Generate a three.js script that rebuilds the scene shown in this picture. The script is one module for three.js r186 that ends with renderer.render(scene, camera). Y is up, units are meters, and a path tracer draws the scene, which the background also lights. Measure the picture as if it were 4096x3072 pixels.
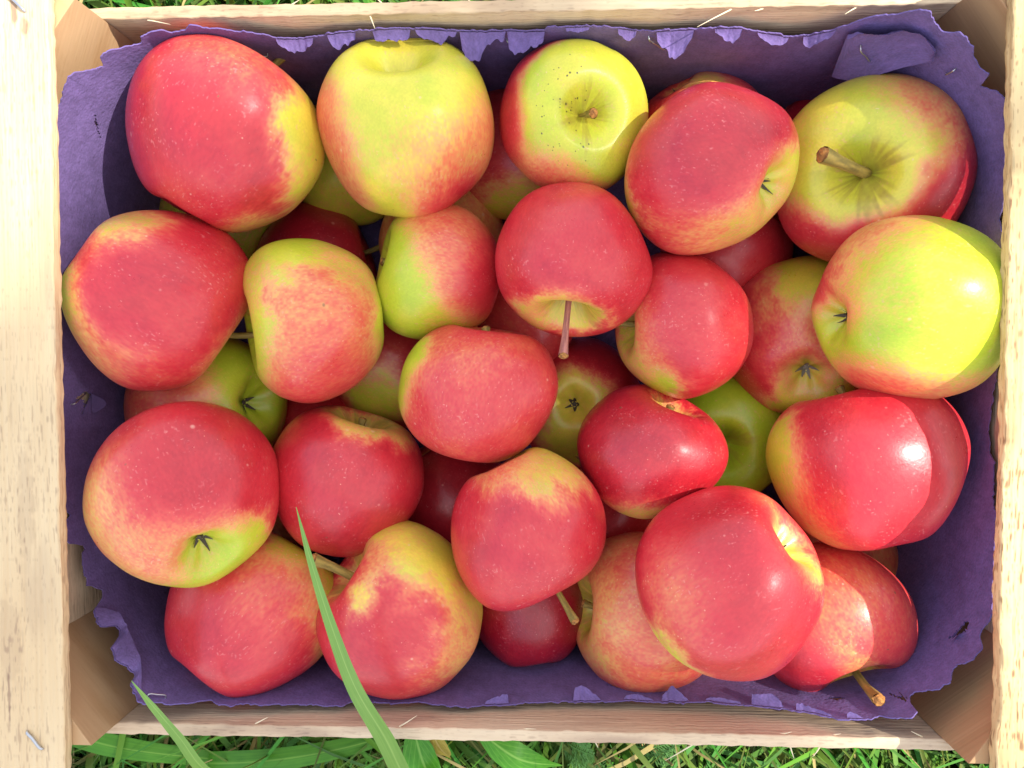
import * as THREE from 'three';
import { mergeGeometries } from 'three/addons/utils/BufferGeometryUtils.js';

// ---------------------------------------------------------------- camera, sky, sun, exposure
const scene = new THREE.Scene();
const camera = new THREE.PerspectiveCamera(52, 4 / 3, 0.01, 200);
camera.position.set(0.0095, 0.44867, -0.0095);
camera.up.set(-0.00092, -0.03866, -0.99925);
camera.lookAt(0.0095 - 0.04188, 0.44867 - 0.99837, -0.0095 + 0.03866);

const renderer = new THREE.WebGLRenderer({ antialias: true });
renderer.setSize(1024, 768);
renderer.toneMapping = THREE.LinearToneMapping;
renderer.toneMappingExposure = 1.77;
renderer.shadowMap.enabled = true;
renderer.shadowMap.type = THREE.PCFSoftShadowMap;

const SUN = new THREE.Vector3(0.66, 0.72, -0.20).normalize();
const sun = new THREE.DirectionalLight(new THREE.Color(1.0, 0.94, 0.84), 4.2);
sun.position.copy(SUN).multiplyScalar(6);
sun.target.position.set(0, 0.1, 0);
sun.castShadow = true;
sun.shadow.radius = 1;
sun.shadow.mapSize.set(2048, 2048);
Object.assign(sun.shadow.camera, { left: -0.6, right: 0.6, top: 0.6, bottom: -0.6, near: 0.5, far: 14 });
scene.add(sun, sun.target);

// ---------------------------------------------------------------- random numbers and noise
function rng(seed) { let a = seed >>> 0; return () => { a = (a + 0x6d2b79f5) | 0; let t = Math.imul(a ^ (a >>> 15), 1 | a); t = (t + Math.imul(t ^ (t >>> 7), 61 | t)) ^ t; return ((t ^ (t >>> 14)) >>> 0) / 4294967296; }; }
const LAT = new Float32Array(32768); { const r = rng(77); for (let i = 0; i < 32768; i++) LAT[i] = r(); }
function noise(x, y, z) {                                        // value noise 0..1, period 32
  const xf = Math.floor(x), yf = Math.floor(y), zf = Math.floor(z);
  let u = x - xf, v = y - yf, w = z - zf; u = u * u * (3 - 2 * u); v = v * v * (3 - 2 * v); w = w * w * (3 - 2 * w);
  const X = xf & 31, Y = (yf & 31) << 5, Z = (zf & 31) << 10, X1 = (xf + 1) & 31, Y1 = ((yf + 1) & 31) << 5, Z1 = ((zf + 1) & 31) << 10;
  const a = LAT[X | Y | Z], b = LAT[X1 | Y | Z], c = LAT[X | Y1 | Z], d = LAT[X1 | Y1 | Z], e = LAT[X | Y | Z1], f = LAT[X1 | Y | Z1], g = LAT[X | Y1 | Z1], h = LAT[X1 | Y1 | Z1];
  const p = a + (b - a) * u, q = c + (d - c) * u, r = e + (f - e) * u, s = g + (h - g) * u, m = p + (q - p) * v, n = r + (s - r) * v;
  return m + (n - m) * w;
}
const fbm = (x, y, z) => noise(x, y, z) * 0.55 + noise(x * 2.1 + 5, y * 2.1, z * 2.1) * 0.29 + noise(x * 4.3, y * 4.3 + 9, z * 4.3) * 0.16;
const clamp = (x, a = 0, b = 1) => Math.min(b, Math.max(a, x));
const lerp = (a, b, t) => a + (b - a) * t;
const smooth = (a, b, x) => { const t = clamp((x - a) / (b - a)); return t * t * (3 - 2 * t); };

// ---------------------------------------------------------------- the sky: air and broken bright cloud
{
  const W = 512, H = 256, data = new Float32Array(W * H * 4);
  for (let j = 0; j < H; j++) for (let i = 0; i < W; i++) {
    const el = ((j + 0.5) / H - 0.5) * Math.PI, az = (i + 0.5) / W * Math.PI * 2;
    const x = Math.cos(el) * Math.cos(az), y = Math.sin(el), z = Math.cos(el) * Math.sin(az), k = (j * W + i) * 4;
    const up = Math.max(y, 0);
    let r = lerp(0.78, 0.34, Math.pow(up, 0.5)), g = lerp(0.84, 0.52, Math.pow(up, 0.5)), b = lerp(0.92, 0.86, Math.pow(up, 0.5));
    const c = smooth(0.3, 0.6, fbm(x / (up + 0.35) * 1.5 + 3, z / (up + 0.35) * 1.5 + 7, 2.5));
    r = lerp(r, 1.02, c * 0.9); g = lerp(g, 1.02, c * 0.9); b = lerp(b, 1.02, c * 0.9);
    if (y < 0) { r = 0.10; g = 0.12; b = 0.06; }
    data[k] = r; data[k + 1] = g; data[k + 2] = b; data[k + 3] = 1;
  }
  const sky = new THREE.DataTexture(data, W, H, THREE.RGBAFormat, THREE.FloatType);
  sky.mapping = THREE.EquirectangularReflectionMapping; sky.magFilter = THREE.LinearFilter; sky.minFilter = THREE.LinearFilter; sky.needsUpdate = true;
  scene.background = sky; scene.environment = sky;
}

// ---------------------------------------------------------------- helpers
const taken = {};
function numbered(n) { taken[n] = (taken[n] ?? -1) + 1; return taken[n] ? n + '_' + String(taken[n]).padStart(3, '0') : n; }
function tag(o, label, category, group, kind) { o.userData.label = label; o.userData.category = category; if (group) o.userData.group = group; if (kind) o.userData.kind = kind; return o; }
function thing(name, label, category, group) { const g = new THREE.Group(); g.name = numbered(name); scene.add(g); return tag(g, label, category, group); }
function part(name, geometry, material, parent) { const m = new THREE.Mesh(geometry, material); m.name = name; m.castShadow = m.receiveShadow = true; parent.add(m); return m; }
function texture(w, h, fn, srgb = true, wrap = true) {
  const d = new Uint8Array(w * h * 4), o = [0, 0, 0];
  for (let j = 0; j < h; j++) for (let i = 0; i < w; i++) { fn(i, j, o); const k = (j * w + i) * 4; d[k] = clamp(o[0], 0, 255); d[k + 1] = clamp(o[1], 0, 255); d[k + 2] = clamp(o[2], 0, 255); d[k + 3] = 255; }
  const t = new THREE.DataTexture(d, w, h); t.magFilter = THREE.LinearFilter; t.minFilter = THREE.LinearMipmapLinearFilter; t.generateMipmaps = true;
  if (srgb) t.colorSpace = THREE.SRGBColorSpace; if (wrap) t.wrapS = t.wrapT = THREE.RepeatWrapping; t.needsUpdate = true; return t;
}
// a grid surface from a function (u, v) -> [x, y, z]; keep(u, v) may leave cells out; uvs in metres from uvf
function grid(nu, nv, f, { uvf = (u, v) => [u, v], keep = null, flip = false, loop = false } = {}) {
  const p = [], t = [], ix = [];
  for (let j = 0; j <= nv; j++) for (let i = 0; i <= nu; i++) { const q = f(i / nu, j / nv); p.push(q[0], q[1], q[2]); const s = uvf(i / nu, j / nv); t.push(s[0], s[1]); }
  for (let j = 0; j < nv; j++) for (let i = 0; i < nu; i++) {
    if (keep && !keep((i + 0.5) / nu, (j + 0.5) / nv)) continue;
    const a = j * (nu + 1) + i, b = a + 1, c = a + nu + 1, d = c + 1;
    if (flip) ix.push(a, c, b, b, c, d); else ix.push(a, b, c, b, d, c);
  }
  const g = new THREE.BufferGeometry(); g.setAttribute('position', new THREE.Float32BufferAttribute(p, 3)); g.setAttribute('uv', new THREE.Float32BufferAttribute(t, 2)); g.setIndex(ix); g.computeVertexNormals();
  if (loop) { const n = g.attributes.normal; for (let j = 0; j <= nv; j++) { const a = j * (nu + 1), b = a + nu; const v = new THREE.Vector3(n.getX(a) + n.getX(b), n.getY(a) + n.getY(b), n.getZ(a) + n.getZ(b)).normalize(); n.setXYZ(a, v.x, v.y, v.z); n.setXYZ(b, v.x, v.y, v.z); } }
  return g;
}
function tube(points, radii, sides = 8, segs = 20) {            // tapered round wire or stem with closed ends
  const c = new THREE.CatmullRomCurve3(points.map((p) => new THREE.Vector3(...p))), fr = c.computeFrenetFrames(segs, false);
  const rad = (t) => { const x = t * (radii.length - 1), i = Math.min(radii.length - 2, Math.floor(x)); return lerp(radii[i], radii[i + 1], x - i); };
  const g = grid(sides, segs, (u, v) => { const k = Math.round(v * segs), P = c.getPoint(v), a = u * Math.PI * 2, r = rad(v), N = fr.normals[k], B = fr.binormals[k]; return [P.x + r * (N.x * Math.cos(a) + B.x * Math.sin(a)), P.y + r * (N.y * Math.cos(a) + B.y * Math.sin(a)), P.z + r * (N.z * Math.cos(a) + B.z * Math.sin(a))]; }, { loop: true });
  return g;
}
function plank(len, w, t, seed, { rough = 0.00025, bow = 0, bevel = 0.0007 } = {}) {   // along x; the top face (width w along z) comes first in the uv, so v 0..w is the top
  const sec = [], e = bevel, hw = w / 2, ht = t / 2;
  const pts = []; const add = (z, y, n) => pts.push([z, y]);
  for (let i = 0; i <= 6; i++) add(lerp(-hw + e, hw - e, i / 6), ht);
  add(hw - e * 0.3, ht - e * 0.3); for (let i = 0; i <= 3; i++) add(hw, lerp(ht - e, -ht + e, i / 3)); add(hw - e * 0.3, -ht + e * 0.3);
  for (let i = 0; i <= 6; i++) add(lerp(hw - e, -hw + e, i / 6), -ht);
  add(-hw + e * 0.3, -ht + e * 0.3); for (let i = 0; i <= 3; i++) add(-hw, lerp(-ht + e, ht - e, i / 3)); add(-hw + e * 0.3, ht - e * 0.3); add(-hw + e, ht);
  const n = pts.length - 1, per = [0]; for (let i = 1; i <= n; i++) per.push(per[i - 1] + Math.hypot(pts[i][0] - pts[i - 1][0], pts[i][1] - pts[i - 1][1]));
  const m = Math.max(8, Math.round(len / 0.0018));
  const g = grid(n, m, (u, v) => {
    const k = Math.round(u * n), x = (v - 0.5) * len, q = pts[k % n === 0 ? 0 : k];
    const edge = Math.abs(Math.abs(q[0]) - hw) < e * 1.2 ? 1 : 0.35;
    const a = (noise(x * 330 + seed, q[0] * 900 + seed, q[1] * 900) - 0.5) * 2 * rough * edge + (noise(x * 60, q[0] * 200 + seed * 3, q[1] * 200) - 0.5) * 3 * rough * edge;
    const b = (noise(x * 260 + seed * 2, q[0] * 700, q[1] * 700 + 4) - 0.5) * 2 * rough * edge;
    return [x, q[1] + b + bow * (1 - 4 * (v - 0.5) ** 2), q[0] + a * (q[0] < 0 ? -1 : 1)];
  }, { uvf: (u, v) => [v * len, per[Math.round(u * n)]], flip: false, loop: true });
  const caps = [];
  for (const s of [-1, 1]) { const sh = new THREE.Shape(pts.slice(0, n).map((q) => new THREE.Vector2(q[0], q[1]))); const c = new THREE.ShapeGeometry(sh); c.rotateY(s > 0 ? Math.PI / 2 : -Math.PI / 2); if (s > 0) c.scale(1, 1, -1); c.translate(s * len / 2, 0, 0); caps.push(c); }
  const gi = mergeGeometries([g, ...caps].map((x) => x)); return gi;
}

// ---------------------------------------------------------------- wood
function woodTexture({ light, mid, dark, seed, fleck = 0.3, streak = 0.5, marks = [], len = 0.42, wid = 0.1, w = 1024, h = 256, stain = 0.35 }) {
  return texture(w, h, (i, j, o) => {
    const x = i / w * len, y = j / h * wid;                      // metres along and across the grain
    const wob = (noise(x * 14, y * 40, seed) - 0.5) * 0.006;
    const gr = noise(x * 9, (y + wob) * 1100, seed + 3) * 0.55 + noise(x * 22, (y + wob) * 2600, seed + 5) * 0.45;
    const broad = fbm(x * 11 + seed, y * 46, seed + 9);
    let t = clamp(0.42 * (gr - 0.5) * streak * 2 + 0.4 + (broad - 0.5) * 1.1);
    let r = lerp(light[0], mid[0], t), g = lerp(light[1], mid[1], t), b = lerp(light[2], mid[2], t);
    const f = smooth(0.74 - fleck * 0.12, 0.92, noise(x * 260, y * 2100 + noise(x * 60, y * 60, 4) * 2, seed + 21)) * smooth(0.25, 0.7, noise(x * 34, y * 120, seed + 2)) + 0.5 * smooth(0.8, 0.95, noise(x * 420, y * 3400, seed + 41));
    let d = f * fleck * 0.95 + smooth(0.52, 0.82, fbm(x * 22 + 8, y * 90, seed + 31)) * stain;
    for (const [mx, my, rx, ry, k] of marks) { const q = Math.hypot((x - mx) / rx, (y - my) / ry) + (noise(x * 420, y * 420, seed) - 0.5) * 0.7; d += k * (1 - smooth(0.55, 1.05, q)); }
    d = clamp(d);
    o[0] = lerp(r, dark[0], d); o[1] = lerp(g, dark[1], d); o[2] = lerp(b, dark[2], d);
  });
}
function woodMaterial(opt) {
  const len = opt.len ?? 0.42, wid = opt.wid ?? 0.1, map = woodTexture(opt); map.repeat.set(1 / len, 1 / wid);
  const bump = texture(512, 256, (i, j, o) => { const x = i / 512 * len, y = j / 256 * wid; const v = 128 + 150 * (noise(x * 30, y * 1900, opt.seed) - 0.5) + 70 * (noise(x * 300, y * 1200, opt.seed + 3) - 0.5); o[0] = o[1] = o[2] = v; }, false);
  bump.repeat.set(1 / len, 1 / wid);
  return new THREE.MeshStandardMaterial({ map, bumpMap: bump, bumpScale: opt.bump ?? 0.0004, roughness: 0.78 });
}
const M = {
  railLeft: woodMaterial({ light: [228, 202, 160], mid: [206, 172, 128], dark: [140, 110, 88], seed: 1, fleck: 0.4, stain: 0.2, marks: [[0.032, 0.0262, 0.0018, 0.0028, 0.75], [0.012, 0.012, 0.009, 0.0014, 0.75], [0.019, 0.0078, 0.004, 0.0016, 0.6], [0.165, 0.0255, 0.02, 0.0016, 0.3], [0.272, 0.0205, 0.012, 0.0006, 0.6], [0.2, 0.012, 0.03, 0.004, 0.16], [0.25, 0.02, 0.02, 0.006, 0.14]] }),
  railRight: woodMaterial({ light: [224, 194, 142], mid: [204, 166, 112], dark: [128, 92, 60], seed: 11, fleck: 0.85, stain: 0.3 }),
  slat: woodMaterial({ light: [226, 202, 164], mid: [198, 166, 128], dark: [116, 88, 70], seed: 23, fleck: 0.3, stain: 0.3 }),
  slatB: woodMaterial({ light: [222, 198, 164], mid: [190, 158, 126], dark: [112, 84, 72], seed: 37, fleck: 0.25, stain: 0.35 }),
  post: woodMaterial({ light: [190, 150, 108], mid: [164, 124, 84], dark: [126, 88, 54], seed: 53, fleck: 0.12, stain: 0.25, streak: 0.12, bump: 0.00012 }),
  postPale: woodMaterial({ light: [200, 164, 122], mid: [178, 140, 100], dark: [146, 100, 54], seed: 67, fleck: 0.12, stain: 0.3, streak: 0.12, bump: 0.00012, marks: [[0.03, 0.022, 0.007, 0.004, 0.5]] }),
  steel: new THREE.MeshStandardMaterial({ color: new THREE.Color(0.5, 0.5, 0.52), metalness: 0.9, roughness: 0.35 }),
};

// ---------------------------------------------------------------- ground
{
  const map = texture(512, 512, (i, j, o) => { const n = fbm(i / 16, j / 16, 3.3), f = noise(i / 3, j / 3, 8); const gr = smooth(0.35, 0.6, noise(i / 5, j / 5, 17)); o[0] = lerp(62, 66, gr) + 30 * n + 14 * f; o[1] = lerp(56, 96, gr) + 34 * n + 16 * f; o[2] = lerp(34, 26, gr) + 14 * n + 8 * f; });
  map.repeat.set(240, 240);
  const g = new THREE.CircleGeometry(60, 64); g.rotateX(-Math.PI / 2);
  const m = part('ground', g, new THREE.MeshStandardMaterial({ map, roughness: 1 }), scene); m.position.y = -0.004; m.userData.kind = 'structure'; m.userData.label = 'dark soil under the grass around the crate';
}


// ---------------------------------------------------------------- the apple tree that shades part of the crate (it stands to the right, behind the camera's view)
{
  const tree = thing('apple_tree', 'leafy apple tree standing to the right, shading the crate', 'tree');
  const bark = new THREE.MeshStandardMaterial({ map: texture(128, 256, (i, j, o) => { const n = fbm(i / 9, j / 30, 2), f = noise(i / 3, j / 5, 6); o[0] = 74 + 70 * n + 20 * f; o[1] = 64 + 60 * n + 18 * f; o[2] = 52 + 46 * n + 14 * f; }), roughness: 0.95 });
  const heart = SUN.clone().multiplyScalar(5.2), bx = heart.x + 1.5, bz = heart.z - 1.0;
  const trunk = part('trunk', tube([[bx, -0.05, bz], [bx - 0.05, 0.8, bz + 0.03], [bx + 0.04, 1.6, bz - 0.04], [bx - 0.1, 2.6, bz + 0.05]], [0.15, 0.12, 0.10, 0.08], 14, 24), bark, tree);
  part('bough', tube([[bx - 0.02, 1.9, bz], [bx - 0.5, 2.7, bz + 0.3], [heart.x + 0.5, heart.y - 0.2, heart.z - 0.3], [heart.x, heart.y + 0.05, heart.z], [heart.x - 0.5, heart.y + 0.15, heart.z + 0.4]], [0.07, 0.055, 0.035, 0.022, 0.008], 10, 30), bark, tree);
  part('bough', tube([[bx - 0.08, 2.4, bz], [bx + 0.3, 3.2, bz - 0.3], [bx + 0.6, 4.0, bz - 0.5]], [0.07, 0.05, 0.015], 10, 20), bark, tree);
  part('bough', tube([[bx - 0.06, 2.5, bz + 0.05], [bx - 0.3, 3.4, bz - 0.3], [bx - 0.5, 4.3, bz - 0.6]], [0.07, 0.05, 0.015], 10, 20), bark, tree);
  const leaf = grid(4, 6, (u, v) => { const w = 0.021 * Math.pow(Math.sin(Math.PI * Math.pow(v, 0.8)), 0.8) + 0.0005, o = (u - 0.5) * 2; return [o * w, 0.25 * Math.abs(o) * w - 0.02 * v * v, v * 0.075]; });
  const r = rng(4242), mats = [];
  const U = new THREE.Vector3().crossVectors(SUN, new THREE.Vector3(0, 1, 0)).normalize(), V = new THREE.Vector3().crossVectors(U, SUN).normalize();
  const GAPS = [[0.152, 0.03, 0.055], [-0.2, -0.09, 0.11], [0.165, -0.075, 0.03]];   // openings between the leaves
  const put = (p, s) => { const t = (p.y - 0.13) / SUN.y, gx = p.x - SUN.x * t, gz = p.z - SUN.z * t; if (GAPS.some((g) => Math.hypot(gx - g[0], gz - g[1]) < g[2])) return; const o = new THREE.Object3D(); o.position.copy(p); o.rotation.set(r() * 6.283, r() * 6.283, r() * 6.283); o.scale.setScalar(s); o.updateMatrix(); mats.push(o.matrix.clone()); };
  // the hanging spray of leaves whose shade lies over the middle and lower left of the crate: clumps along short twigs
  const CLUMPS = [[-0.065, -0.085, 0.03], [0.085, -0.085, 0.04], [-0.2, 0.1, 0.07], [-0.2, 0.03, 0.05], [0.135, -0.03, 0.045], [-0.02, -0.02, 0.085], [-0.06, 0.05, 0.085], [0.03, 0.05, 0.075], [-0.13, 0.08, 0.08], [-0.13, 0.05, 0.04], [0.06, -0.04, 0.07], [-0.05, -0.05, 0.06], [0.0, 0.12, 0.07], [0.10, 0.12, 0.05], [-0.09, 0.14, 0.07], [-0.17, 0.14, 0.06], [0.02, -0.11, 0.06], [0.11, -0.03, 0.05]];
  for (const [x, z, q] of CLUMPS) for (let k = 0; k < 6 * q * q * 900; k++) {
    const a = r() * 6.283, d = q * Math.sqrt(r()), t = 4.6 + 1.2 * r();
    put(new THREE.Vector3(x, 0.13, z).addScaledVector(SUN, t).addScaledVector(U, Math.cos(a) * d).addScaledVector(V, Math.sin(a) * d).addScaledVector(SUN, 0), 0.8 + 0.5 * r());
  }
  // the rest of the crown, clear of the sun's path to the crate
  for (let k = 0; k < 2600; k++) {
    const c = [[bx + 0.5, 3.9, bz - 0.5, 0.9], [bx - 0.4, 4.3, bz - 0.7, 0.9], [bx + 0.2, 3.2, bz - 0.9, 0.8]][k % 3], d = new THREE.Vector3(r() - 0.5, r() - 0.5, r() - 0.5).normalize().multiplyScalar(c[3] * Math.cbrt(r())), p = new THREE.Vector3(c[0] + d.x, c[1] + d.y * 0.8, c[2] + d.z);
    const al = p.clone().sub(new THREE.Vector3(0, 0.13, 0)), h = al.clone().addScaledVector(SUN, -al.dot(SUN)).length(); if (h < 0.6) continue; put(p, 0.9 + 0.5 * r());
  }
  const fol = new THREE.InstancedMesh(leaf, new THREE.MeshStandardMaterial({ color: new THREE.Color(0.07, 0.15, 0.035), roughness: 0.6, side: THREE.DoubleSide }), mats.length);
  mats.forEach((m, i) => fol.setMatrixAt(i, m)); fol.name = 'crown'; fol.userData.kind = 'stuff'; fol.castShadow = true; tree.add(fol);
}

// ---------------------------------------------------------------- the crate
const crate = thing('wooden_crate', 'pale wooden fruit crate with flat end boards and triangular corner posts', 'crate');
function place(o, x, y, z, rx = 0, ry = 0, rz = 0) { o.position.set(x, y, z); o.rotation.set(rx, ry, rz); return o; }
{
  // flat end rails on top of the posts (grain along z)
  const rl = part('end_rail', plank(0.302, 0.0315, 0.005, 5, { rough: 0.0003 }), M.railLeft, crate); place(rl, -0.18995, 0.1576, 0.0005, 0, -Math.PI / 2, 0);
  const rr = part('end_rail', plank(0.304, 0.0315, 0.005, 9, { rough: 0.00045 }), M.railRight, crate); place(rr, 0.18995, 0.1576, 0.001, 0, Math.PI / 2, 0);
  rl.userData.label = 'left end board, cream with a dark knot near its top'; rr.userData.label = 'right end board, flecked with brown';
  // long side slats, standing on edge: width is the height
  const slat = (z, y, h, seed, m) => { const g = plank(0.3995, h, 0.005, seed, { rough: 0.0004 }); g.rotateX(Math.PI / 2); const o = part('side_slat', g, m, crate); o.position.set(0, y, z); return o; };
  const sT = slat(-0.1457, 0.100, 0.070, 3, M.slat), sB = slat(0.1457, 0.100, 0.070, 7, M.slatB);
  sT.rotation.z = 0.0;
  slat(-0.1457, 0.030, 0.052, 13, M.slatB); slat(0.1457, 0.030, 0.052, 17, M.slat);
  // upright end panels between the posts
  for (const s of [-1, 1]) { const g = plank(0.285, 0.128, 0.005, 21 + s, { rough: 0.0003 }); g.rotateX(Math.PI / 2); g.rotateY(Math.PI / 2); const o = part('end_panel', g, M.slatB, crate); o.position.set(s * 0.1965, 0.068, 0); }
  // triangular corner posts
  for (const sx of [-1, 1]) for (const sz of [-1, 1]) {
    const sh = new THREE.Shape(); const a = [0.1938, 0.1430], b = [0.1670, 0.1430], c = [0.1938, 0.1060];
    const P = (q) => [sx * q[0], -sz * q[1]];
    const q = [P(a), P(b), P(c)]; if (sx * sz < 0) q.reverse();
    sh.moveTo(...q[0]); sh.lineTo(...q[1]); sh.lineTo(...q[2]); sh.closePath();
    const g = new THREE.ExtrudeGeometry(sh, { depth: 0.1535, bevelEnabled: true, bevelSize: 0.0004, bevelThickness: 0.0004, bevelSegments: 2, bevelOffset: -0.0004 }); g.rotateX(-Math.PI / 2);
    const uv = g.attributes.uv, p = g.attributes.position; for (let i = 0; i < uv.count; i++) uv.setXY(i, (p.getX(i) * sz * 0.8 + p.getZ(i) * 0.8) * 0.9 + p.getY(i) * 0.35 + 0.1, p.getY(i) * 0.75 - (p.getX(i) - p.getZ(i)) * 0.25);
    const o = part('corner_post', g, sx < 0 ? M.postPale : M.post, crate); o.position.y = 0.0009;
  }
  // floor slats
  for (let k = 0; k < 5; k++) { const o = part('floor_slat', plank(0.388, 0.05, 0.004, 40 + k), k % 2 ? M.slat : M.slatB, crate); o.position.set(0, 0.0025, -0.116 + k * 0.058); }
  // staples in the end rails
  for (const [x, z, a, bx] of [[-0.1858, 0.1384, 0.85, 1], [-0.186, -0.139, 0.7, 1], [0.1868, 0.139, 2.3, 1], [0.187, -0.1395, 2.2, 1]]) {
    const c = Math.cos(a), s = Math.sin(a);
    part('staple', tube([[x - c * 0.0045, 0.1585, z - s * 0.0045], [x - c * 0.0042, 0.1606, z - s * 0.0042], [x - c * 0.001 + s * 0.0004, 0.1611, z - s * 0.001 - c * 0.0004], [x + c * 0.0042, 0.1607, z + s * 0.0042], [x + c * 0.0046, 0.1585, z + s * 0.0046]], [0.0006, 0.0006], 7, 24), M.steel, crate);
  }
  // splinters and loose fibres along the sawn slat edges
  const r = rng(5), fibre = new THREE.MeshStandardMaterial({ color: new THREE.Color(0.78, 0.66, 0.44), roughness: 0.8 });
  const spl = [[-0.092, -1, 0.008], [-0.06, -1, 0.012], [-0.055, -1, 0.007], [0.045, -1, 0.006], [0.06, -1, 0.009], [0.082, -1, 0.014], [0.094, -1, 0.005], [0.13, -1, 0.006], [-0.15, -1, 0.010], [-0.11, 1, 0.008], [-0.05, 1, 0.012], [0.03, 1, 0.007], [0.07, 1, 0.012], [0.104, 1, 0.006], [0.12, 1, 0.007], [0.125, 1, 0.005], [0.16, 1, 0.006], [0.0, 1, 0.007], [-0.02, -1, 0.005], [0.108, 1, 0.008]];
  for (const [x, s, l] of spl) {
    const inn = r() < 0.6 ? -1 : 1, z0 = s * (0.1457 + inn * 0.0023), dx = (r() - 0.5) * 2 * l, dz = s * inn * l * (0.1 + 0.5 * r()), y0 = 0.1345;
    part('splinter', tube([[x, y0 - 0.001, z0], [x + dx * 0.5, y0 - 0.0003, z0 + dz * 0.5], [x + dx, y0 + 0.0015 * (r() - 0.3), z0 + dz]], [0.0004, 0.00025, 0.00008], 5, 6), fibre, crate);
  }
}

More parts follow.
